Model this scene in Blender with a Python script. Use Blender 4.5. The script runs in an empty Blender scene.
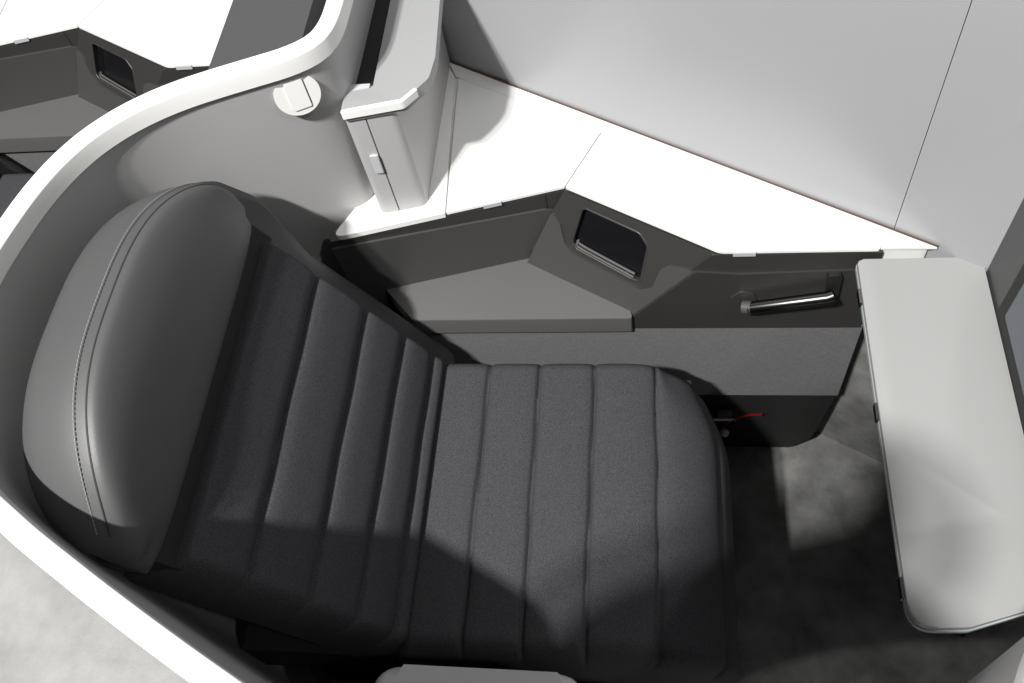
import bpy, bmesh, math, random
from mathutils import Vector, Matrix
R = math.radians
random.seed(7)
scene = bpy.context.scene
col = scene.collection

# ------------------------------------------------------------------ helpers
def tag(o, label=None, cat=None, group=None, kind=None):
    if label: o['label'] = label
    if cat: o['category'] = cat
    if group: o['group'] = group
    if kind: o['kind'] = kind
    return o

def empty(name, loc=(0, 0, 0)):
    o = bpy.data.objects.new(name, None)
    o.empty_display_size = .05
    o.location = loc
    col.objects.link(o)
    return o

def obj(name, bm, mat, parent=None, smooth=True, angle=40):
    bmesh.ops.recalc_face_normals(bm, faces=bm.faces[:])
    me = bpy.data.meshes.new(name)
    bm.to_mesh(me); bm.free()
    if smooth:
        me.polygons.foreach_set('use_smooth', [True] * len(me.polygons))
        try: me.set_sharp_from_angle(angle=R(angle))
        except Exception: pass
    me.materials.append(mat)
    o = bpy.data.objects.new(name, me)
    col.objects.link(o)
    if parent:
        o.parent = parent
        o.location = -parent.location        # meshes are written in world coordinates
    return o

def copy_tree(o, parent=None):
    c = o.copy(); col.objects.link(c)
    if parent: c.parent = parent
    for ch in list(o.children): copy_tree(ch, c)
    return c

def bevel(bm, w, seg=3, edges=None):
    if edges is None:
        edges = [e for e in bm.edges if e.is_manifold and e.calc_face_angle(0) > R(28)]
    bmesh.ops.bevel(bm, geom=edges, offset=w, segments=seg, affect='EDGES', profile=.5, clamp_overlap=True)

def rounded(poly, radii, n=6):
    """round the corners of a 2D polygon; radii: number or list"""
    out = []; N = len(poly)
    for i in range(N):
        r = radii if not isinstance(radii, (list, tuple)) else radii[i]
        p = Vector(poly[i]); a = Vector(poly[i-1]) - p; b = Vector(poly[(i+1) % N]) - p
        if r <= 0: out.append(tuple(p)); continue
        la, lb = a.length, b.length; a.normalize(); b.normalize()
        ang = a.angle(b); d = min(r / max(math.tan(ang/2), 1e-3), la*.48, lb*.48)
        p0 = p + a*d; p1 = p + b*d
        for k in range(n+1):
            t = k/n
            q = p0*(1-t)**2 + p*2*t*(1-t) + p1*t*t
            out.append(tuple(q))
    return out

def prism(poly, z0, z1, bm=None):
    bm = bm or bmesh.new()
    lo = [bm.verts.new((x, y, z0)) for x, y in poly]
    hi = [bm.verts.new((x, y, z1)) for x, y in poly]
    n = len(poly)
    bm.faces.new(lo[::-1]); bm.faces.new(hi)
    for i in range(n):
        bm.faces.new((lo[i], lo[(i+1) % n], hi[(i+1) % n], hi[i]))
    return bm

def slab(poly, frame, d0, d1, bm=None):
    """extrude a 2D polygon (u,v) of a plane between depths d0..d1 along its outward normal"""
    o, u, v, n = frame
    bm = bm or bmesh.new()
    P = lambda a, b, d: o + u*a + v*b + n*d
    lo = [bm.verts.new(P(a, b, d0)) for a, b in poly]
    hi = [bm.verts.new(P(a, b, d1)) for a, b in poly]
    k = len(poly)
    bm.faces.new(lo[::-1]); bm.faces.new(hi)
    for i in range(k):
        bm.faces.new((lo[i], lo[(i+1) % k], hi[(i+1) % k], hi[i]))
    return bm

def box(x0, x1, y0, y1, z0, z1, bm=None):
    return prism([(x0, y0), (x1, y0), (x1, y1), (x0, y1)], z0, z1, bm)

def tube(pts, r, bm=None, n=10, closed=False, caps=True):
    bm = bm or bmesh.new()
    pts = [Vector(p) for p in pts]; rings = []; N = len(pts)
    prev = None
    for i, p in enumerate(pts):
        a = pts[i-1] if (i > 0 or closed) else p
        b = pts[(i+1) % N] if (i < N-1 or closed) else p
        t = (b - a).normalized()
        if prev is None:
            prev = t.orthogonal().normalized()
        prev = (prev - t*prev.dot(t)).normalized()
        q = t.cross(prev)
        rr = r(i/(N-1)) if callable(r) else r
        rings.append([bm.verts.new(p + prev*math.cos(2*math.pi*k/n)*rr + q*math.sin(2*math.pi*k/n)*rr) for k in range(n)])
    for i in range(N if closed else N-1):
        A, B = rings[i], rings[(i+1) % N]
        for k in range(n):
            bm.faces.new((A[k], A[(k+1) % n], B[(k+1) % n], B[k]))
    if caps and not closed:
        bm.faces.new(rings[0][::-1]); bm.faces.new(rings[-1])
    return bm

def catmull(pts, per=8, closed=False):
    pts = [Vector(p) for p in pts]; out = []; N = len(pts)
    for i in range(N if closed else N-1):
        p0 = pts[i-1] if (i > 0 or closed) else pts[0]*2 - pts[1]
        p1, p2 = pts[i], pts[(i+1) % N]
        p3 = pts[(i+2) % N] if (i+2 < N or closed) else pts[-1]*2 - pts[-2]
        for k in range(per):
            t = k/per
            out.append(.5*((2*p1) + (p2-p0)*t + (2*p0-5*p1+4*p2-p3)*t*t + (-p0+3*p1-3*p2+p3)*t**3))
    if not closed: out.append(pts[-1].copy())
    return out

def resample(pts, step):
    out = [pts[0].copy()]; acc = 0.; L = [0.]
    for i in range(1, len(pts)): L.append(L[-1] + (pts[i]-pts[i-1]).length)
    n = max(2, int(round(L[-1]/step))); j = 1
    for k in range(1, n+1):
        d = L[-1]*k/n
        while j < len(pts)-1 and L[j] < d: j += 1
        t = (d-L[j-1])/max(L[j]-L[j-1], 1e-9)
        out.append(pts[j-1].lerp(pts[j], min(1, t)))
    return out

def smoothstep(a, b, x):
    t = max(0., min(1., (x-a)/(b-a))); return t*t*(3-2*t)

# ------------------------------------------------------------------ materials
def mat(name, rgb, rough=.5, metal=0., bump=None, spots=None, spec=.5, coat=0., sheen=0., wear=.0):
    """principled material; bump=(scale, strength, distance); spots=(scale, rgb2, lo, hi); wear: slow variation of roughness"""
    m = bpy.data.materials.new(name); m.use_nodes = True
    nt = m.node_tree; b = nt.nodes['Principled BSDF']
    b.inputs['Base Color'].default_value = (*rgb, 1)
    b.inputs['Roughness'].default_value = rough
    b.inputs['Metallic'].default_value = metal
    b.inputs['Specular IOR Level'].default_value = spec
    b.inputs['Coat Weight'].default_value = coat
    if sheen:
        b.inputs['Sheen Weight'].default_value = sheen
        b.inputs['Sheen Roughness'].default_value = .4
    tc = nt.nodes.new('ShaderNodeTexCoord')
    if spots:
        n = nt.nodes.new('ShaderNodeTexNoise'); n.inputs['Scale'].default_value = spots[0]
        n.inputs['Detail'].default_value = 6; n.inputs['Roughness'].default_value = .62
        r = nt.nodes.new('ShaderNodeValToRGB')
        r.color_ramp.elements[0].position = spots[2]; r.color_ramp.elements[0].color = (*rgb, 1)
        r.color_ramp.elements[1].position = spots[3]; r.color_ramp.elements[1].color = (*spots[1], 1)
        nt.links.new(tc.outputs['Object'], n.inputs['Vector'])
        nt.links.new(n.outputs['Fac'], r.inputs['Fac'])
        nt.links.new(r.outputs['Color'], b.inputs['Base Color'])
    if wear:
        n = nt.nodes.new('ShaderNodeTexNoise'); n.inputs['Scale'].default_value = 9
        n.inputs['Detail'].default_value = 8; n.inputs['Roughness'].default_value = .7
        mr = nt.nodes.new('ShaderNodeMapRange')
        mr.inputs['To Min'].default_value = rough - wear; mr.inputs['To Max'].default_value = rough + wear
        nt.links.new(tc.outputs['Object'], n.inputs['Vector'])
        nt.links.new(n.outputs['Fac'], mr.inputs['Value'])
        nt.links.new(mr.outputs['Result'], b.inputs['Roughness'])
    if bump:
        n = nt.nodes.new('ShaderNodeTexNoise'); n.inputs['Scale'].default_value = bump[0]
        n.inputs['Detail'].default_value = 4
        bp = nt.nodes.new('ShaderNodeBump'); bp.inputs['Strength'].default_value = bump[1]
        bp.inputs['Distance'].default_value = bump[2]
        nt.links.new(tc.outputs['Object'], n.inputs['Vector'])
        nt.links.new(n.outputs['Fac'], bp.inputs['Height'])
        nt.links.new(bp.outputs['Normal'], b.inputs['Normal'])
    return m

def woven(name, rgb, rgb2, scale, rough=.85, iso=False):
    """crossed fine threads with flecks"""
    m = bpy.data.materials.new(name); m.use_nodes = True
    nt = m.node_tree; b = nt.nodes['Principled BSDF']
    b.inputs['Roughness'].default_value = rough
    b.inputs['Specular IOR Level'].default_value = .25
    tc = nt.nodes.new('ShaderNodeTexCoord')
    def noise(sc, vec):
        mp = nt.nodes.new('ShaderNodeMapping'); mp.inputs['Scale'].default_value = vec
        n = nt.nodes.new('ShaderNodeTexNoise'); n.inputs['Scale'].default_value = sc
        n.inputs['Detail'].default_value = 3
        nt.links.new(tc.outputs['Object'], mp.inputs['Vector']); nt.links.new(mp.outputs['Vector'], n.inputs['Vector'])
        return n
    a = noise(scale, (.7, 1, 1) if iso else (.12, 1, 1)); c = noise(scale, (1, .7, .7) if iso else (1, .12, .12)); f = noise(scale*1.2, (1, 1, 1))
    ad = nt.nodes.new('ShaderNodeMath'); ad.operation = 'ADD'
    nt.links.new(a.outputs['Fac'], ad.inputs[0]); nt.links.new(c.outputs['Fac'], ad.inputs[1])
    a2 = nt.nodes.new('ShaderNodeMath'); a2.operation = 'MULTIPLY_ADD'; a2.inputs[1].default_value = .35
    nt.links.new(ad.outputs[0], a2.inputs[0])
    f2 = nt.nodes.new('ShaderNodeMath'); f2.operation = 'MULTIPLY'; f2.inputs[1].default_value = .3
    nt.links.new(f.outputs['Fac'], f2.inputs[0]); nt.links.new(f2.outputs[0], a2.inputs[2])
    r = nt.nodes.new('ShaderNodeValToRGB')
    r.color_ramp.elements[0].position = .40; r.color_ramp.elements[0].color = (*rgb, 1)
    r.color_ramp.elements[1].position = .62; r.color_ramp.elements[1].color = (*rgb2, 1)
    nt.links.new(a2.outputs[0], r.inputs['Fac']); nt.links.new(r.outputs['Color'], b.inputs['Base Color'])
    bp = nt.nodes.new('ShaderNodeBump'); bp.inputs['Strength'].default_value = .35; bp.inputs['Distance'].default_value = .0012
    nt.links.new(a2.outputs[0], bp.inputs['Height']); nt.links.new(bp.outputs['Normal'], b.inputs['Normal'])
    return m

M = {}
M['shell_grey'] = mat('shell_grey', (.40, .397, .397), .42, bump=(420, .12, .0006), wear=.06)
M['white_trim'] = mat('white_trim', (.82, .82, .80), .3, wear=.05)
M['white_top'] = mat('white_top', (.84, .84, .82), .32, wear=.06)
M['light_grey'] = mat('light_grey', (.46, .46, .47), .38, wear=.06)
M['ledge_grey'] = mat('ledge_grey', (.30, .30, .303), .38, wear=.06)
M['hook_white'] = mat('hook_white', (.70, .69, .67), .35)
M['table_grey'] = mat('table_grey', (.31, .311, .308), .4, bump=(600, .08, .0004), wear=.06)
M['table_edge'] = mat('table_edge', (.34, .37, .37), .4)
M['wall_grey'] = mat('wall_grey', (.335, .336, .348), .34, bump=(500, .06, .0004), wear=.05)
M['charcoal'] = mat('charcoal', (.032, .031, .030), .40, bump=(700, .18, .0005), wear=.06)
M['shelf_grey'] = mat('shelf_grey', (.098, .097, .096), .45, bump=(700, .18, .0005), wear=.05)
M['charcoal_soft'] = mat('charcoal_soft', (.050, .049, .049), .45, bump=(700, .18, .0005), wear=.05)
M['housing_grey'] = mat('housing_grey', (.062, .061, .062), .42, bump=(600, .12, .0005), wear=.05)
M['black'] = mat('black', (.008, .008, .008), .6)
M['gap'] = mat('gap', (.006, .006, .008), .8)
M['black_gloss'] = mat('black_gloss', (.006, .006, .007), .12)
M['screen'] = mat('screen', (.085, .095, .115), .10)
M['metal'] = mat('metal', (.06, .06, .06), .28, metal=1.)
M['leather'] = mat('leather', (.072, .072, .073), .52, bump=(380, .16, .0008), wear=.05)
M['leather_dark'] = mat('leather_dark', (.034, .034, .035), .5, bump=(330, .3, .0009))
M['stitch'] = mat('stitch', (.20, .20, .20), .7)
M['piping'] = mat('piping', (.02, .02, .02), .6)
M['fabric'] = woven('fabric', (.023, .023, .026), (.066, .065, .071), 800, iso=True)
M['panel_fabric'] = woven('panel_fabric', (.115, .113, .117), (.165, .162, .168), 800)
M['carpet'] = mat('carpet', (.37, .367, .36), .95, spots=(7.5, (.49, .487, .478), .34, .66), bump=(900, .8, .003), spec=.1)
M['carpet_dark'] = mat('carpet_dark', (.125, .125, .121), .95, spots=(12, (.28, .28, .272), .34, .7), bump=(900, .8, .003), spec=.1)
M['seal_brown'] = mat('seal_brown', (.10, .055, .04), .6)
M['red'] = mat('red', (.45, .01, .02), .5)
M['white'] = mat('white', (.75, .75, .73), .5)

# ------------------------------------------------------------------ floor
bm = bmesh.new()
v = [bm.verts.new(p) for p in ((-6, -6, 0), (6, -6, 0), (6, 6, 0), (-6, 6, 0))]
bm.faces.new(v)
tag(obj('floor', bm, M['carpet']), 'mottled grey carpet floor', kind='structure')

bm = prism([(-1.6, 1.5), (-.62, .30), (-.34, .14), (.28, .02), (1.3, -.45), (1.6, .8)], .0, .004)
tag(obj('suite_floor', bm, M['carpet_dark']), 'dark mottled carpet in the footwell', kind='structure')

# ------------------------------------------------------------------ cabin wall: grey vertical panels along the counter
W0 = Vector((-.37, 1.266, 0)); WD = Vector((.867, -.498, 0)).normalized(); WN = Vector((-WD.y, WD.x, 0))
if WN.y < 0: WN = -WN
def wallpt(a, z, d): return W0 + WD*a + WN*d + Vector((0, 0, z))
wall = empty('cabin_wall', W0)
tag(wall, 'pale grey cabin side wall panels rising behind the white counter', 'wall')
seam_a = (Vector((.342, .873, 0)) - W0).dot(WD)
cuts = [seam_a-3.31, seam_a-2.205, seam_a-1.103, seam_a, seam_a+1.103, seam_a+2.2]
for a0, a1 in zip(cuts, cuts[1:]):
    bm = bmesh.new()
    frame = (W0, WD, Vector((0, 0, 1)), -WN)
    slab([(a0+.0005, .02), (a1-.0005, .02), (a1-.0005, 2.1), (a0+.0005, 2.1)], frame, -.03, 0, bm)
    bevel(bm, .0008, 2)
    obj('wall_panel', bm, M['wall_grey'], wall)
bm = bmesh.new()
slab([(cuts[0], 0), (cuts[-1], 0), (cuts[-1], 2.1), (cuts[0], 2.1)], (W0, WD, Vector((0, 0, 1)), -WN), -.06, -.032, bm)
obj('backing', bm, M['gap'], wall)

# ------------------------------------------------------------------ seat shell (rim + wall), plan path of the rim's outer edge
path2 = [(-.432, 1.235, 1.0), (-.432, 1.10, 1.0), (-.432, .998, 1.0), (-.435, .957, 1.0), (-.446, .931, 1.0), (-.475, .911, 1.0), (-.519, .894, 1.0), (-.562, .878, 1.0),
         (-.605, .860, 1.0), (-.646, .837, 1.0), (-.684, .807, 1.0), (-.718, .767, 1.0), (-.745, .714, 1.0), (-.764, .648, 1.0), (-.777, .56, 1.0), (-.770, .47, 1.0), (-.740, .385, 1.0),
         (-.685, .310, 1.0), (-.608, .256, 1.0), (-.530, .211, 1.0), (-.465, .1755, 1.0), (-.405, .144, 1.0), (-.362, .122, .995), (-.328, .104, .972), (-.305, .093, .92), (-.290, .087, .83), (-.283, .085, .72), (-.278, .084, .61)]
path2 += [(-.268, .084, .540), (-.20, .084, .530), (-.10, .084, .530)]
RW = .025
def path_frames(path):
    sp = resample(catmull(path, 8), .012); fr = []
    for i, p in enumerate(sp):
        t = sp[min(len(sp)-1, i+1)] - sp[max(0, i-1)]
        t2 = Vector((t.x, t.y, 0)).normalized()
        fr.append((p, t.normalized(), Vector((-t2.y, t2.x, 0))))     # inside is to the left of travel
    return fr
def lean(p):
    return smoothstep(.35, .75, p.y)            # wall side leans out towards its foot
def make_shell(path, root, zmin, lean_k=1.):
    fr = path_frames(path)
    prof = [(0, -.03)] + rounded([(0, -.02), (0, 0), (.006, 0), (.017, -.0003), (RW-.002, -.0045), (RW-.002, -.02)], [.0, .0035, 0, .005, .003, .0], 5) + [(RW-.002, -.03)]
    bm = bmesh.new(); rings = []
    for p, t, inn in fr:
        up = Vector((0, 0, 1)); up = (up - t*up.dot(t)).normalized()
        rings.append([bm.verts.new(p + inn*d + up*h) for d, h in prof])
    n = len(prof)
    for A, B in zip(rings, rings[1:]):
        for k in range(n): bm.faces.new((A[k], A[(k+1) % n], B[(k+1) % n], B[k]))
    bm.faces.new(rings[0][::-1]); bm.faces.new(rings[-1])
    obj('rim', bm, M['white_trim'], root, angle=35)
    bm = bmesh.new(); ri_, ro_ = [], []
    for p, t, inn in fr:
        k = lean(p)*lean_k; ri, ro = [], []
        for dz in (-.024, -.03, -.06, -.10, -.16, -.23, -.30, -.36, -.43, -.52, -.66, -.8, -1.):
            zz = max(zmin, p.z + dz); dd = 1.0 - zz
            ri.append(bm.verts.new(Vector((p.x, p.y, zz)) + inn*(RW - .003 - .11*min(dd, .36)*k)))
            ro.append(bm.verts.new(Vector((p.x, p.y, zz)) + inn*(.003 + (.010*(1-k) - .024*k)*min(dd, .4))) if k < .3 else
                      bm.verts.new(Vector((p.x, p.y, zz)) + inn*(.003 - .12*min(dd, .36)*k)))
        ri_.append(ri); ro_.append(ro)
    for rows in (ri_, ro_):
        for A, B in zip(rows, rows[1:]):
            for k in range(len(A)-1):
                bm.faces.new((A[k], A[k+1], B[k+1], B[k]))
    for A, B, C_, D in zip(ri_, ri_[1:], ro_, ro_[1:]):
        bm.faces.new((A[0], B[0], D[0], C_[0])); bm.faces.new((A[-1], C_[-1], D[-1], B[-1]))
    bmesh.ops.remove_doubles(bm, verts=bm.verts[:], dist=.00005)
    obj('shell_wall', bm, M['shell_grey'], root, angle=50)
    return fr
shell = empty('seat_shell', (-.55, .55, 0))
tag(shell, 'curved grey seat shell with a white rim wrapping round behind the black headrest', 'shell')
FR = make_shell(path2, shell, 0.)
ahead = empty('seat_shell', (.6, .2, 0))
tag(ahead, 'grey shell with white rim in the bottom right corner, below the tray table', 'shell')
make_shell([(1.118, 0.356, 1.0), (0.818, 0.348, 1.0), (0.618, 0.331, 1.0), (0.477, 0.308, 1.0), (0.418, 0.289, 1.0), (0.353, 0.262, 1.0), (0.303, 0.226, 1.0), (0.270, 0.176, 1.0), (0.256, 0.121, 1.0),
            (0.261, 0.046, 1.0), (0.298, -0.054, 1.0), (0.378, -0.144, 1.0), (0.518, -0.234, .99), (0.638, -0.294, .93)], ahead, .50, 0.)

# coat hook disc on the inner wall of the shell
hi_ = min(range(len(FR)), key=lambda i: (FR[i][0].xy - Vector((-.473, .895))).length if FR[i][0].y > .6 else 9)
p, t, inn = FR[hi_]
hz = .935
hc = Vector((p.x, p.y, hz)) + inn*(RW - .003 - .11*(1-hz)*lean(p))
hn = (inn + Vector((0, 0, .15))).normalized(); hu = Vector((t.x, t.y, 0)).normalized()*-1
hv = hn.cross(hu).normalized()
hook = empty('coat_hook', hc)
tag(hook, 'round white fold out coat hook disc on the grey shell wall', 'coat hook')
def disc(r, d0, d1, bm=None, c=hc):
    bm = bm or bmesh.new()
    return slab([(r*math.cos(2*math.pi*k/48), r*math.sin(2*math.pi*k/48)) for k in range(48)], (c, hu, hv, hn), d0, d1, bm)
bm = disc(.031, -.004, .004); bevel(bm, .003, 3); obj('disc', bm, M['hook_white'], hook)
bm = slab(rounded([(-.013, -.021), (.0125, -.021), (.0125, .021), (-.013, .021)], [.004, .002, .002, .004], 4), (hc, hu, hv, hn), .0035, .0062)
bevel(bm, .0015, 2); obj('flap', bm, M['hook_white'], hook)
bm = slab([(.0135, -.019), (.0143, -.019), (.0143, .021), (.0135, .021)], (hc, hu, hv, hn), .0036, .0044)
obj('groove', bm, M['housing_grey'], hook)

# ------------------------------------------------------------------ privacy pillar beside the shell, standing on the counter
pil = empty('privacy_pillar', (-.38, 1.0, .66))
tag(pil, 'light grey pillar with a projecting ledge and dark slot standing on the left end of the white counter', 'pillar')
bm = prism(rounded([(-.4015, .9185), (-.359, .9275), (-.359, 1.252), (-.4015, 1.252)], [0, .016, 0, 0], 6), .662, .866)
obj('door_panel', bm, M['shell_grey'], pil)
bm = prism(rounded([(-.4345, .912), (-.4035, .9180), (-.4035, 1.252), (-.4345, 1.252)], [.012, 0, 0, 0], 5), .662, .866)
obj('post', bm, M['shell_grey'], pil)
bm = prism(rounded([(-.431, .909), (-.343, .926), (-.313, .968), (-.309, 1.01), (-.324, 1.245), (-.397, 1.245), (-.392, .955), (-.431, .948)],
                   [.006, .014, .022, .03, 0, 0, .004, .002], 5), .866, .885)
bevel(bm, .005, 3, [e for e in bm.edges if all(v.co.z > .884 for v in e.verts)])
obj('ledge', bm, M['ledge_grey'], pil)
bm = prism(rounded([(-.430, .9050), (-.344, .9215), (-.326, .945), (-.331, .949), (-.347, .928), (-.430, .912)], [.004, .012, .002, .002, .008, .002], 5), .8740, .8862)
bevel(bm, .002, 2)
obj('bright_trim', bm, M['white_trim'], pil)
bm = box(-.4285, -.397, .952, 1.245, .868, .8715)
obj('slot', bm, M['black'], pil)
bm = box(-.4285, -.3975, .950, .964, .872, .884); bevel(bm, .002, 2)
obj('slot_end', bm, M['light_grey'], pil)
lf = (Vector((-.405, .915, .775)), Vector((1, .02, 0)).normalized(), Vector((0, 0, 1)), Vector((.02, -1, 0)).normalized())
bm = slab(rounded([(-.011, -.019), (.002, -.019), (.002, .017), (-.011, .017)], .002, 3), lf, -.002, .0025); bevel(bm, .0012, 2)
obj('latch', bm, M['light_grey'], pil)

# ------------------------------------------------------------------ side console
def V(*a): return Vector(a)
zdn = V(0, 0, -1)
A0, B0, C0 = V(-.505, .868, .66), V(-.142, .959, .66), V(.091, .825, .66)
uA = (B0-A0); LA = uA.length; uA.normalize(); nA = V(uA.y, -uA.x, 0)
uB = (C0-B0); LB = uB.length; uB.normalize(); nB0 = V(-.498, -.866, 0)
vB = (nB0*.0616 + zdn*.155).normalized(); nB = uB.cross(vB); nB = nB if nB.dot(nB0) > 0 else -nB
uC = V(1, -.003, 0).normalized(); nC = V(-.003, -1, 0).normalized()
FA, FB, FC = (A0, uA, zdn, nA), (B0, uB, vB, nB), (C0, uC, zdn, nC)
con = empty('side_console', (-.05, .95, 0))
tag(con, 'charcoal side console with white countertop and a grey armrest ledge beside the seat', 'console')
# fixed counter slab
cpoly = [(-.500, .872), (-.144, .963), (.091, .830), (.385, .8285), (-.364, 1.2595), (-.478, 1.245), (-.478, .935)]
bm = prism(rounded(cpoly, [.012, 0, .03, .004, .004, 0, 0], 5), .628, .6555)
obj('countertop', bm, M['white_top'], con)
bm = prism(rounded([(-.509, .8655), (-.3285, .911), (-.3465, 1.212), (-.3665, 1.2605), (-.478, 1.2455), (-.478, .925)], [.012, .001, .002, .002, 0, 0], 5), .6515, .6615)
bevel(bm, .002, 3)
obj('counter_end', bm, M['white_top'], con)
# two lids
def lid(poly, radii):
    b = prism(rounded(poly, radii, 6), .6568, .6620); bevel(b, .0012, 2)
    return obj('lid', b, M['white_top'], con)
lid([(-.3260, .9115), (-.1425, .9580), (-.0895, 1.071), (-.3400, 1.2145)], [.002, .004, .002, .004])
lid([(-.1400, .9570), (.0905, .8245), (.312, .8235), (.312, .8335), (-.0870, 1.0695)], [.004, .035, .006, .004, .002])
# back strip along the wall
bm = prism([(-.3655, 1.2605), (-.345, 1.2195), (.316, .8385), (.316, .8265), (.388, .8255)], .6565, .6605)
bevel(bm, .001, 2); obj('back_strip', bm, M['white_top'], con)
bm = prism([(-.372, 1.2655), (-.3722, 1.2625), (.386, .8275), (.390, .8275)], .656, .6622)
obj('seal', bm, M['seal_brown'], con)
# pull tabs in the lids' front edges
for fr, u0, u1 in ((FA, .243, .272), (FC, .018, .050)):
    b = slab([(u0, -.0015), (u1, -.0015), (u1, .006), (u0, .006)], fr, -.004, .004); bevel(b, .001, 2)
    obj('pull_tab', b, M['light_grey'], con)
# body behind the faces, and the three faces
def face(poly, fr, d0, d1, name, m, bev=.0, radii=0):
    b = slab(rounded(poly, radii, 5) if radii else poly, fr, d0, d1)
    if bev: bevel(b, bev, 3)
    return obj(name, b, M[m], con)
face([(-.006, .0085), (LA-.002, .0085), (LA-.02, .07), (-.008, .07)], FA, -.02, 0, 'top_band', 'charcoal')
face([(-.012, .0065), (.226, .0065), (.226, .07), (-.06, .07)], FC, -.02, .0005, 'top_band', 'charcoal')
face([(-.0, .006), (LB, .006), (.165, .167), (.143, .20), (-.06, .20)], FB, -.04, -.013, 'recess_back', 'black')
# proud lower faces with rounded upper edges; b_u(v): where the sloped one meets the straight one
def b_u(v, d=.0038, e=.0042):
    p0 = FB[0] + FB[2]*v + FB[3]*d
    return (e - (p0 - FC[0]).dot(FC[3])) / FB[1].dot(FC[3])
def c_uv(v):
    q = FB[0] + FB[1]*b_u(v) + FB[2]*v + FB[3]*.0038 - FC[0]
    return (q.dot(FC[1]), q.dot(FC[2]))
face([(-.008, .0225), (LA-.036, .0400), (LA-.022, .0460), (LA-.020, .075), (LA-.072, .205), (-.002, .205)], FA, -.012, .0038, 'niche_back', 'charcoal_soft', .0022, [.004, .010, .008, 0, 0, 0])
face([(-.016, .052), (.002, .066), (.016, .098), (.036, .1115), (.160, .1205), (.1795, .106), (.186, .068), (.197, .0555), (.214, .0505), (b_u(.0475)+.001, .0475), (b_u(.175)+.001, .175), (b_u(.175), .20), (-.06, .20)], FB, -.012, .0038,
     'niche_side', 'charcoal_soft', .0022, [.004, .008, .012, .014, .014, .014, .012, .010, .01, 0, 0, 0, 0])
face([(c_uv(.0475)[0]-.002, c_uv(.0475)[1]), (.03, .0505), (.228, .0425), (.228, .198), (c_uv(.175)[0]-.05, .198), (c_uv(.175)[0]-.002, c_uv(.175)[1])], FC, -.012, .0042, 'front_face', 'charcoal', .0024, [0, .03, 0, 0, 0, 0])
outer = [(.0, .0065), (b_u(.0065, 0, .0005), .0065), (b_u(.14, 0, .0005), .14), (-.05, .14)]
sq = rounded([(.036, .022), (.139, .025), (.157, .041), (.157, .109), (.140, .1105), (.037, .1015), (.026, .092)], [.01, .014, .012, .012, .004, .01, .012], 5)
def ring_plate(outer, hole, fr, d0, d1):
    o, u, v, n = fr; bm = bmesh.new()
    es = []
    for loop in (outer, hole):
        vs = [bm.verts.new(o + u*a + v*b + n*d1) for a, b in loop]
        es += [bm.edges.new((vs[k-1], vs[k])) for k in range(len(vs))]
    bmesh.ops.triangle_fill(bm, edges=es, use_beauty=True)
    bnd = [e for e in bm.edges if len(e.link_faces) == 1]
    r = bmesh.ops.extrude_edge_only(bm, edges=bnd)
    for g in r['geom']:
        if isinstance(g, bmesh.types.BMVert): g.co += n*(d0-d1)
    return bm
bm = ring_plate(outer, sq, FB, -.014, .0)
bz0 = obj('bezel', bm, M['charcoal'], con, smooth=False)
b = slab([(LA*.912, .008), (LA*.917, .008), (LA*.917, .046), (LA*.912, .041)], FA, -.001, .0006); obj('joint', b, M['gap'], con)
# handset screen at the bottom of the recess
scr = slab(sq, FB, -.0128, -.0118); so = obj('handset_screen', scr, M['black_gloss'], con)
P3 = lambda fr, a, b_, d: fr[0] + fr[1]*a + fr[2]*b_ + fr[3]*d
obj('rim', tube([P3(FB, a, b_, -.0012) for a, b_ in sq], .0022, closed=True, n=10), M['charcoal'], bz0).location = (0, 0, 0)
gl = [P3(FB, a, b_, -.008) for a, b_ in ((.0345, .088), (.042, .0955), (.142, .1045))]
obj('guide_rail', tube(catmull(gl, 6), .0020, n=8), M['shelf_grey'], so).location = (0, 0, 0)
gl = [p_ + FB[2]*.0048 + FB[3]*.003 for p_ in gl]
obj('guide_rail', tube(catmull(gl, 6), .0020, n=8), M['shelf_grey'], so).location = (0, 0, 0)
# armrest ledge
ap = [(-.402, .812), (-.040, .8125), (-.0405, .826), (-.05, .84), (-.215, .9395), (-.228, .9415), (-.466, .884)]
bm = prism(rounded(ap, [.004, .004, 0, 0, .012, .012, 0], 4), .4665, .506)
bevel(bm, .008, 4, [e for e in bm.edges if all(v.co.z > .505 for v in e.verts) and all(v.co.y < .83 for v in e.verts)])
obj('armrest_ledge', bm, M['shelf_grey'], con)
# left end
bm = prism([(-.5035, .8705), (-.497, .869), (-.455, .885), (-.475, 1.0), (-.4995, 1.0)], .30, .628)
obj('end_panel', bm, M['charcoal'], con)
# fabric kick panel and black base
FK = (V(0, .8215, 0), V(1, 0, 0), V(0, 0, 1), V(0, -1, 0))
face([(-.47, .2325), (.3205, .2325), (.3225, .4660), (-.47, .4660)], FK, -.02, .0, 'fabric_panel', 'panel_fabric', .002)
face(rounded([(-.47, .003), (.268, .003), (.300, .050), (.3200, .2315), (-.47, .2315)], [0, .03, .02, 0, 0], 6), FK, -.02, -.004, 'base_panel', 'black')
# interior body so that nothing shows through
bm = prism([(-.46, .90), (-.15, .975), (.08, .85), (.30, .85), (.33, .86), (-.36, 1.245), (-.46, 1.24)], .0, .45)
obj('carcass', bm, M['black'], con)
bm = prism([(-.47, .915), (-.15, .995), (.02, .89), (.08, .852), (.31, .85), (.33, .86), (-.36, 1.245), (-.46, 1.24)], .45, .6275)
obj('carcass', bm, M['black'], con)
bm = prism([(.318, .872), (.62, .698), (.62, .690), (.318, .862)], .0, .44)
obj('shade_board', bm, M['carpet_dark'], con)  # added dark board hiding the lit wall, reads as shaded floor under the table
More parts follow.
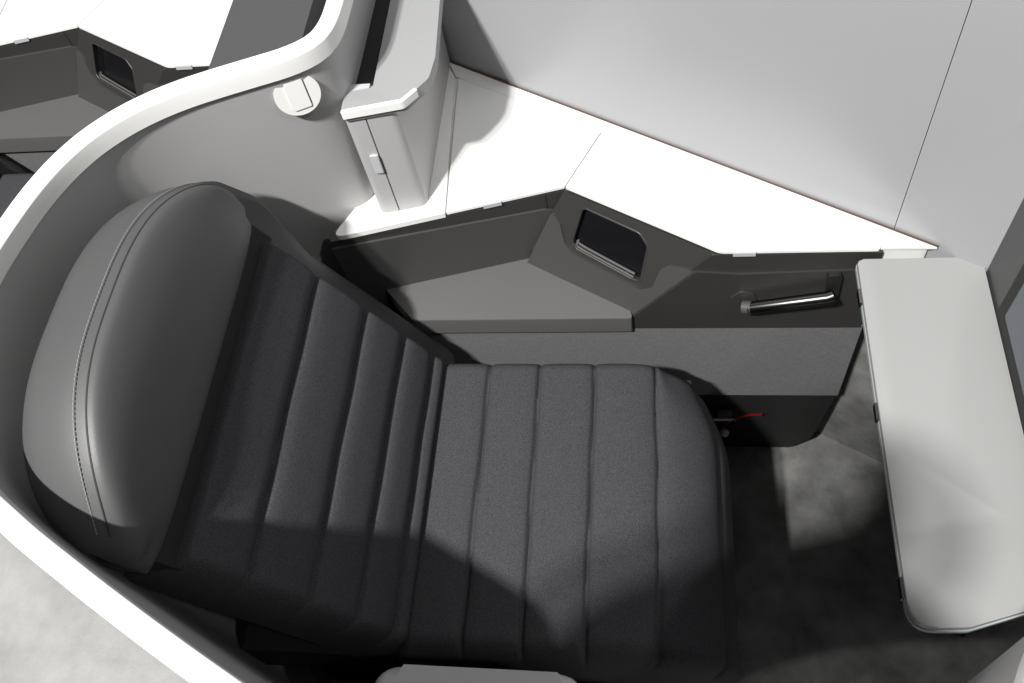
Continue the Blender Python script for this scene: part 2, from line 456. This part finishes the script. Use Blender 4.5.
# chrome pull handle on the front face
FH = (FC[0] + FC[3]*.0042, FC[1], FC[2], FC[3])
hd = empty('pull_handle', P3(FC, .10, .1, 0)); hd.parent = con; hd.location = hd.location - con.location
def hobj(name, bm, m):
    o = obj(name, bm, M[m]); o.parent = hd; o.location = -(hd.location + con.location); return o
b = slab(rounded([(.016, .112), (.036, .090), (.056, .098), (.062, .118), (.050, .134), (.032, .130)], .012, 6), FH, -.001, .004); bevel(b, .0018, 2); hobj('base', b, 'charcoal')
b = slab(rounded([(.156, .048), (.176, .045), (.178, .108), (.160, .110)], .005, 4), FH, -.001, .008); bevel(b, .002, 2); hobj('bracket', b, 'black')
b = tube([P3(FH, .044, .1165, .014), P3(FH, .048, .1155, .016), P3(FH, .160, .0845, .020), P3(FH, .167, .0825, .018)], lambda t: .0088+.0022*t, n=20); hobj('bar', b, 'metal')
b = tube([P3(FH, .040, .1185, .012), P3(FH, .0525, .1145, .016)], .0105, n=16); hobj('bar_end', b, 'housing_grey')
b = slab([(.157, .108), (.170, .105), (.170, .110), (.157, .113)], FH, .006, .012); bevel(b, .001, 2); hobj('clip', b, 'metal')
b = slab([(.049, .126), (.055, .124), (.057, .134), (.051, .136)], FH, .003, .012); bevel(b, .001, 2); hobj('clip', b, 'metal')

# red ribbon tag hanging in the dark base
rt = empty('safety_ribbon', (.13, .80, .15))
tag(rt, 'small red ribbon tag with a white clip at the foot of the console', 'ribbon')
pts = catmull([(.122, .800, .130), (.128, .799, .150), (.136, .800, .166), (.150, .803, .175), (.170, .809, .177), (.195, .815, .168)], 6)
b = bmesh.new(); rows = [[b.verts.new(p + V(0, 0, .005)), b.verts.new(p - V(.002, 0, .005))] for p in pts]
for A, B in zip(rows, rows[1:]): b.faces.new((A[0], A[1], B[1], B[0]))
bmesh.ops.solidify(b, geom=b.faces[:], thickness=.0015)
obj('ribbon', b, M['red'], rt)
b = box(.104, .146, .8045, .8075, .1615, .1645); obj('clip', b, M['white'], rt)
b = box(.112, .138, .808, .818, .150, .180); bevel(b, .002, 2); obj('bracket', b, M['housing_grey'], rt)
b = bmesh.new(); bmesh.ops.create_uvsphere(b, u_segments=16, v_segments=10, radius=.009, matrix=Matrix.Translation((.128, .806, .108)))
obj('button', b, M['light_grey'], rt)

# ------------------------------------------------------------------ seat
H0 = V(-.345, 0, .47); ba = R(28.8)
U = V(-math.sin(ba), 0, math.cos(ba)); NN = V(math.cos(ba), 0, math.sin(ba))
def SP(s, n, y): return H0 + U*s + NN*n + V(0, y, 0)

def channel_pad(path, y0, y1, seams, h, bulge, groove, wob, endr=(.02, .02), sider=.03, ds=.0021, nt=80, skirt=.05, seed=1, corner=0.):
    """upholstered pad with stitched channels running across it. path: (x,z) base line; seams: arc lengths"""
    rnd = random.Random(seed)
    P = resample([Vector((x, z)) for x, z in catmull([(*q, 0) for q in path], 10) for q in ()] or [Vector((q[0], q[1])) for q in path], ds) if False else resample([Vector((q.x, q.y)) for q in catmull([(a, b, 0) for a, b in path], 10)], ds)
    L = [0.]
    for i in range(1, len(P)): L.append(L[-1] + (P[i]-P[i-1]).length)
    T = L[-1]
    ph = [(rnd.uniform(0, 6.3), rnd.uniform(.6, 1.4), rnd.uniform(0, 6.3)) for _ in seams]
    bm = bmesh.new(); rows = []
    for i, p in enumerate(P):
        a = P[max(0, i-1)]; b = P[min(len(P)-1, i+1)]
        t = (b-a).normalized(); n = Vector((-t.y, t.x)); s = L[i]
        row = []
        for j in range(nt+1):
            q = .5 - .5*math.cos(math.pi*j/nt)
            q = .55*q + .45*j/nt
            y = y0 + (y1-y0)*q
            e = min(y-y0, y1-y)
            side = (1-(1-min(1, e/sider))**2)**.5 if e < sider else 1.
            d0 = min(s, 9); d1 = T-s
            en = 1.
            if d0 < endr[0]: en *= (1-(1-d0/endr[0])**2)**.5
            if d1 < endr[1]: en *= (1-(1-d1/endr[1])**2)**.5
            sm = [x + wob*math.sin(f*2.4*y/.25+o)*.5 + wob*.6*math.sin(7.3*y/.25*f+o2) for x, (o, f, o2) in zip(seams, ph)]
            marks = [0.] + sm + [T]
            k = max(m for m in range(len(marks)-1) if marks[m] <= s + 1e-6) if s >= 0 else 0
            w = marks[k+1]-marks[k]; qq = (s-marks[k])/max(w, 1e-6)
            bl = bulge*(1-abs(2*qq-1)**2.6)
            g = 0.
            for x in sm:
                dx = (s-x)
                g += groove*math.exp(-(dx/.0032)**2) + groove*.35*math.exp(-(dx/.011)**2)
            hh = (h + bl)*side*en - g*min(1, side*en)
            row.append(bm.verts.new((p.x + n.x*hh, y, p.y + n.y*hh)))
        rows.append(row)
    if corner:
        for row in rows:
            for v_ in row:
                v_.co.x -= corner*smoothstep(.60, .767, v_.co.y)**2*smoothstep(-.015, .055, v_.co.x)
    for A, B in zip(rows, rows[1:]):
        for j in range(nt):
            bm.faces.new((A[j], A[j+1], B[j+1], B[j]))
    # skirt
    bnd = [e for e in bm.edges if e.is_boundary]
    ret = bmesh.ops.extrude_edge_only(bm, edges=bnd)
    mid = Vector((sum(p.x for p in P)/len(P), 0, sum(p.y for p in P)/len(P)))
    for v_ in [g for g in ret['geom'] if isinstance(g, bmesh.types.BMVert)]:
        i = min(range(len(P)), key=lambda m: (P[m]-Vector((v_.co.x, v_.co.z))).length)
        a = P[max(0, i-1)]; b = P[min(len(P)-1, i+1)]
        t = (b-a).normalized(); n = Vector((-t.y, t.x))
        v_.co.x -= n.x*skirt; v_.co.z -= n.y*skirt
    return bm

seat = empty('aircraft_seat', (-.3, .53, 0))
tag(seat, 'black upholstered reclining cabin seat with channelled cushions and leather headrest inside the shell', 'seat')
pan = [(-.372, .412), (-.30, .412), (-.2, .412), (-.1, .412), (-.04, .411), (.005, .400), (.036, .375), (.052, .335), (.060, .28), (.062, .20), (.064, .11)]
x2s = lambda x: x + .372
bm = channel_pad(pan, .283, .767, [x2s(-.272), x2s(-.188), x2s(-.1), x2s(-.012), .435, .54], .0585, .0022, .0065, .0010, endr=(.03, .03), sider=.03, seed=3, corner=.035)
obj('seat_cushion', bm, M['fabric'], seat, angle=80)
def at(s, n): p = SP(s, n, 0); return (p.x, p.z)
back = [at(.387, -.052), at(.30, -.052), at(.2, -.052), at(.1, -.052), at(-.01, -.052)]
S = lambda s: .387 - s
bm = channel_pad(back, .285, .762, [S(.29), S(.19), S(.105), S(.035)], .056, .0042, .0075, .0013, endr=(.011, .03), sider=.022, seed=5)
obj('backrest_cushion', bm, M['fabric'], seat, angle=80)

# headrest
yc, yh = .5235, .246
def Stop(v): return .464 + .120*max(0., 1-abs(v)**2.8)**.8
def hr_profile(v):
    s1 = Stop(v); w = max(0., 1-abs(v)**6)**.42
    m = .405 + .45*(s1-.405)
    pr = [(.424, -.100), (.410, -.070), (.406, -.042), (.4065, -.014), (.413, .009), (.432, .027), (m, .045), (.5*m+.5*s1, .058), (s1-.012, .0605),
          (s1, .051), (s1+.012, .026), (s1+.017, -.005), (s1+.014, -.040), (s1-.004, -.078), (s1-.05, -.102), (.46, -.107)]
    nc = -.022
    return [(s, nc + (n-nc)*(.10+.90*w)) for s, n in pr]
NV = 64; bm = bmesh.new(); rings = []; seamline = []
for i in range(NV+1):
    q = i/NV; v = -math.cos(math.pi*q)*.6 + (2*q-1)*.4
    pr = hr_profile(v)
    pr3 = catmull([(a, b, 0) for a, b in pr], 4, closed=True)
    rings.append([bm.verts.new(SP(q3.x, q3.y, yc+yh*v)) for q3 in pr3])
    if -.965 < v < .965: seamline.append((pr[9][0], pr[9][1], yc+yh*v))
n = len(rings[0])
for A, B in zip(rings, rings[1:]):
    for k in range(n): bm.faces.new((A[k], A[(k+1) % n], B[(k+1) % n], B[k]))
bm.faces.new(rings[0][::-1]); bm.faces.new(rings[-1])
hr = obj('headrest', bm, M['leather'], seat, angle=75)
sl = resample(catmull([SP(s-.001, nn+.0008, y) for s, nn, y in seamline], 3), .004)
obj('piping', tube(sl, .0012, n=8), M['piping'], hr).location = (0, 0, 0)
st = bmesh.new(); ss = resample(catmull([SP(s+.0072, nn-.0095, y) for s, nn, y in seamline], 3), .0052)
for a, b in zip(ss, ss[1:]):
    d = b-a; off = (U*.8+NN*.6)*.0008
    tube([a+off+d*.12, a+off+d*.5+(U+NN)*.0003, a+off+d*.88], .0007, st, n=5)
obj('stitching', st, M['stitch'], hr).location = (0, 0, 0)

# leather back frame (bolsters showing beside the cushions)
def frame_profile(s):
    return 0
bm = bmesh.new(); rings = []
out = rounded([(.292, -.06), (.808, -.06), (.802, .29), (.812, .33), (.834, .40), (.812, .475), (.74, .53), (.37, .51), (.315, .44), (.294, .33)], [.03, .03, .03, .03, .06, .05, .06, .05, .05, .1], 8)
for dn, ins in ((-.12, .012), (-.115, .004), (-.10, 0), (-.045, 0), (-.030, .004), (-.022, .016), (-.020, .04)):
    cx = .53; cs = .24; r = []
    for y, s in out:
        k = 1 - ins/.28
        r.append(bm.verts.new(SP(cs+(s-cs)*k, dn, cx+(y-cx)*k)))
    rings.append(r)
n = len(out)
for A, B in zip(rings, rings[1:]):
    for k in range(n): bm.faces.new((A[k], A[(k+1) % n], B[(k+1) % n], B[k]))
bm.faces.new(rings[0][::-1]); bm.faces.new(rings[-1])
obj('back_frame', bm, M['leather_dark'], seat, angle=50)
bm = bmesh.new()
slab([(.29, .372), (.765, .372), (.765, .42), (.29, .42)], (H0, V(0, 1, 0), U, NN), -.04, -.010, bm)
obj('gap_shade', bm, M['gap'], seat)  # black strip standing in for the shade between headrest and backrest
# pan below the cushion
bm = box(-.62, .055, .292, .758, .30, .40); bevel(bm, .01, 2); obj('seat_pan', bm, M['black'], seat)
bm = box(-.60, .045, .33, .72, .0, .30); obj('pedestal', bm, M['black'], seat)

# ------------------------------------------------------------------ aisle side armrest
arm = empty('aisle_armrest', (-.22, .16, 0))
tag(arm, 'grey padded armrest on the aisle side at the near edge of the seat', 'armrest')
bm = prism(rounded([(-.352, .112), (-.086, .112), (-.090, .236), (-.345, .236)], [.02, .02, .03, .04], 6), .545, .622)
bevel(bm, .016, 5, [e for e in bm.edges if all(v.co.z > .62 for v in e.verts)])
obj('pad', bm, M['light_grey'], arm)
bm = prism(rounded([(-.40, .125), (-.095, .125), (-.095, .225), (-.40, .225)], .02, 4), .0, .546)
obj('cabinet', bm, M['black'], arm)

# ------------------------------------------------------------------ tray table and monitor housing in front of the seat
tb = empty('tray_table', (.36, .56, .63))
tag(tb, 'large pale grey tray table with rounded corners in front of the seat', 'table')
tp = [(.2815, .8155), (.426, .8155), (.4475, .796), (.4475, .336), (.345, .3015), (.2815, .2975)]
bm = prism(rounded(tp, [.008, .004, .004, .01, .03, .030], 6), .6395, .650)
bevel(bm, .0025, 3, [e for e in bm.edges if all(v.co.z > .649 for v in e.verts)])
obj('table_top', bm, M['table_grey'], tb)
bm = prism(rounded([(.2808, .8165), (.4275, .8175), (.4485, .7965), (.4485, .335), (.345, .2995), (.2808, .2965)], [.008, .004, .004, .01, .03, .030], 6), .632, .639)
bevel(bm, .002, 2)
obj('edge_trim', bm, M['table_edge'], tb)
for y in (.755, .575, .345):
    bm = box(.2775, .2805, y-.012, y+.012, .6355, .6465); bevel(bm, .001, 2)
    obj('latch', bm, M['black_gloss'], tb)

mon = empty('monitor_housing', (.50, .6, 0))
tag(mon, 'dark grey monitor housing rising behind the right edge of the tray table', 'monitor')
bm = prism([(.451, .40), (.575, .46), (.575, .822), (.451, .822)], .48, .99); bevel(bm, .010, 4)
obj('housing', bm, M['housing_grey'], mon)
bm = prism([(.53, .46), (.60, .50), (.60, .812), (.53, .812)], .0, .482)
obj('cabinet', bm, M['housing_grey'], mon)
FM = (V(.451, 0, 0), V(0, 1, 0), V(0, 0, 1), V(-1, 0, 0))
b = slab(rounded([(.425, .664), (.716, .664), (.716, .935), (.425, .935)], .008, 4), FM, -.002, .006); bevel(b, .002, 3)
bz = obj('bezel', b, M['black'], mon)
b = slab(rounded([(.441, .684), (.694, .684), (.694, .918), (.441, .918)], .004, 3), FM, .0055, .0068); obj('screen', b, M['screen'], mon)

# ------------------------------------------------------------------ suites behind and ahead (copies, one pitch along the wall)
OFF_R = V(-1.0, .462, 0); OFF_F = V(1.02, -.485, 0)
def dup(o, off, label):
    c = copy_tree(o); c.location = o.location + off; c['label'] = label; return c
dup(con, OFF_R, 'charcoal side console with white countertop of the suite behind, partly hidden by the white rim')
dup(mon, V(-1.055, .485, -.04), 'dark grey flat topped monitor housing directly behind the curved white rim')
dup(seat, OFF_R, 'dark seat of the suite behind, just showing at the left beyond the white rim')
rcon = next(o for o in bpy.data.objects if o.name.startswith('side_console.'))
bm = prism([(-.388, 1.266), (.388, .8225), (.50, .775), (.50, 1.02), (-.36, 1.49), (-.50, 1.44), (-.5, 1.2)], .640, .6642)
inf = obj('counter_infill', bm, M['white_top'], con); inf.parent = rcon
dup(pil, OFF_R, 'grey pillar of the suite behind, just touching the top left corner')
for o in bpy.data.objects:
    if o.parent is None and o.get('category') in ('console', 'shell', 'seat', 'monitor', 'pillar'):
        o['group'] = {'console': 'side consoles along the cabin wall', 'shell': 'seat shells with white rims', 'seat': 'cabin seats',
                      'monitor': 'monitor housings', 'pillar': 'privacy pillars on the counters'}[o['category']]

# ------------------------------------------------------------------ the visitor standing in the aisle whose shadow falls on the seat
def person(loc):
    vs, es, rad = [], [], []
    def add(p, r, parent=None):
        vs.append(p); rad.append(r)
        if parent is not None: es.append((parent, len(vs)-1))
        return len(vs)-1
    pel = add((0, 0, .93), (.155, .11)); w_ = add((0, .0, 1.08), (.135, .10), pel); ch = add((0, -.005, 1.25), (.16, .115), w_)
    up = add((0, -.01, 1.36), (.12, .085), ch); nk = add((0, 0, 1.43), (.055, .058), up); jaw = add((0, .025, 1.50), (.066, .075), nk)
    hd_ = add((0, .015, 1.56), (.076, .092), jaw); add((0, .0, 1.615), (.062, .075), hd_)
    add((0, .115, 1.535), (.010, .010), add((0, .095, 1.55), (.014, .014), hd_))
    for sgn in (-1, 1):
        add((sgn*.083, .0, 1.545), (.012, .02), hd_)
        sh = add((sgn*.168, -.01, 1.345), (.062, .062), up); el = add((sgn*.208, -.05, 1.08), (.043, .043), sh)
        wr = add((sgn*.212, .02, .87), (.028, .030), el); pm = add((sgn*.212, .035, .80), (.024, .040), wr)
        for k, (dy, ln) in enumerate(((.038, .060), (.013, .072), (-.012, .068), (-.036, .052))):
            a = add((sgn*.210, .040+dy, .765), (.0095, .0095), pm)
            b = add((sgn*.205, .048+dy, .765-ln*.55), (.0088, .0088), a); add((sgn*.196, .048+dy, .765-ln), (.0075, .0075), b)
        t1 = add((sgn*.200, .070, .825), (.011, .011), pm); add((sgn*.190, .092, .785), (.0095, .0095), t1)
        hp = add((sgn*.095, 0, .84), (.098, .105), pel); kn = add((sgn*.105, .015, .48), (.06, .062), hp)
        an = add((sgn*.11, -.015, .10), (.042, .045), kn); add((sgn*.125, .12, .035), (.042, .032), add((sgn*.115, .02, .045), (.042, .042), an))
    me = bpy.data.meshes.new('person'); me.from_pydata(vs, es, [])
    o = bpy.data.objects.new('person', me); col.objects.link(o)
    sk = o.modifiers.new('skin', 'SKIN'); sk.use_smooth_shade = True
    for d, r in zip(me.skin_vertices[0].data, rad): d.radius = r
    me.skin_vertices[0].data[0].use_root = True
    su = o.modifiers.new('sub', 'SUBSURF'); su.levels = su.render_levels = 2
    bpy.context.view_layer.update()
    ev = o.evaluated_get(bpy.context.evaluated_depsgraph_get())
    nm = bpy.data.meshes.new_from_object(ev)
    o.modifiers.clear(); o.data = nm; nm.name = 'person'
    nm.materials.clear()
    for k in ('cloth_top', 'cloth_leg', 'skin', 'hair', 'leather_dark'): nm.materials.append(M[k])
    for p_ in nm.polygons:
        c = p_.center
        if c.z > 1.455: k = 3 if (c.z > 1.585 or (c.y < -.01 and c.z > 1.48)) else 2
        elif abs(c.x) > .165 and c.z < .885: k = 2
        elif c.z > .90 or abs(c.x) > .185: k = 0
        elif c.z < .085: k = 4
        else: k = 1
        p_.material_index = k; p_.use_smooth = True
    o.location = loc; o.scale = (1.03, 1.06, 1.12)
    return o
M['cloth_top'] = mat('cloth_top', (.05, .055, .07), .8, bump=(200, .3, .002))
M['cloth_leg'] = mat('cloth_leg', (.03, .03, .035), .85, bump=(200, .3, .002))
M['skin'] = mat('skin', (.42, .25, .18), .5)
M['hair'] = mat('hair', (.025, .018, .014), .5)
pn = person((-.262, -.11, 0))
tag(pn, 'standing visitor in dark clothes in the aisle, casting a shadow over the seat', 'person')

# ------------------------------------------------------------------ lamps (exhibition hall spots overhead)
def spot(name, target, direction, dist, watts, radius=.075, size=40, color=(1, .97, .93), blend=.3):
    d = Vector(direction).normalized(); pos = Vector(target) - d*dist
    l = bpy.data.lights.new(name, 'SPOT'); l.energy = watts; l.shadow_soft_size = radius
    l.spot_size = R(size); l.spot_blend = blend; l.color = color
    o = bpy.data.objects.new(name, l); o.location = pos
    o.rotation_euler = d.to_track_quat('-Z', 'Y').to_euler()
    col.objects.link(o); return o
spot('hall_spot', (0, .6, .6), (.395, .505, -1), 4.6, 930, size=60, color=(1, .99, .97))
spot('hall_spot', (0, .6, .6), (.345, .535, -1), 4.6, 720, size=60, color=(1, .99, .97))
spot('hall_spot', (0, .6, .6), (-.52, .36, -1), 4.6, 125, size=60, color=(1, .99, .97))
w = bpy.data.worlds.new('World'); scene.world = w; w.use_nodes = True
bg = w.node_tree.nodes['Background']; bg.inputs['Color'].default_value = (.93, .96, 1, 1); bg.inputs['Strength'].default_value = .06

# ------------------------------------------------------------------ camera
f = 917.
Yc = Vector((138, -1501, f)).normalized()
Dc = Vector((148, 564, f)); Dc = (Dc - Yc*Dc.dot(Yc)).normalized()
Zc = -Dc; Xc = Yc.cross(Zc)
rot = Matrix((Xc, Yc, Zc))                       # world from (right, down, forward)
right = Vector(rot.col[0]); down = Vector(rot.col[1]); fwd = Vector(rot.col[2])
cam = bpy.data.cameras.new('camera'); cam.sensor_width = 36; cam.lens = f/1024*36
cam.clip_start = .02; cam.clip_end = 100
co = bpy.data.objects.new('camera', cam)
mw = Matrix((right, -down, -fwd)).transposed().to_4x4(); mw.translation = (0, 0, 1.75)
co.matrix_world = mw
col.objects.link(co); scene.camera = co

scene.view_settings.view_transform = 'Standard'
scene.view_settings.look = 'None'
scene.view_settings.exposure = 0
scene.view_settings.gamma = 1
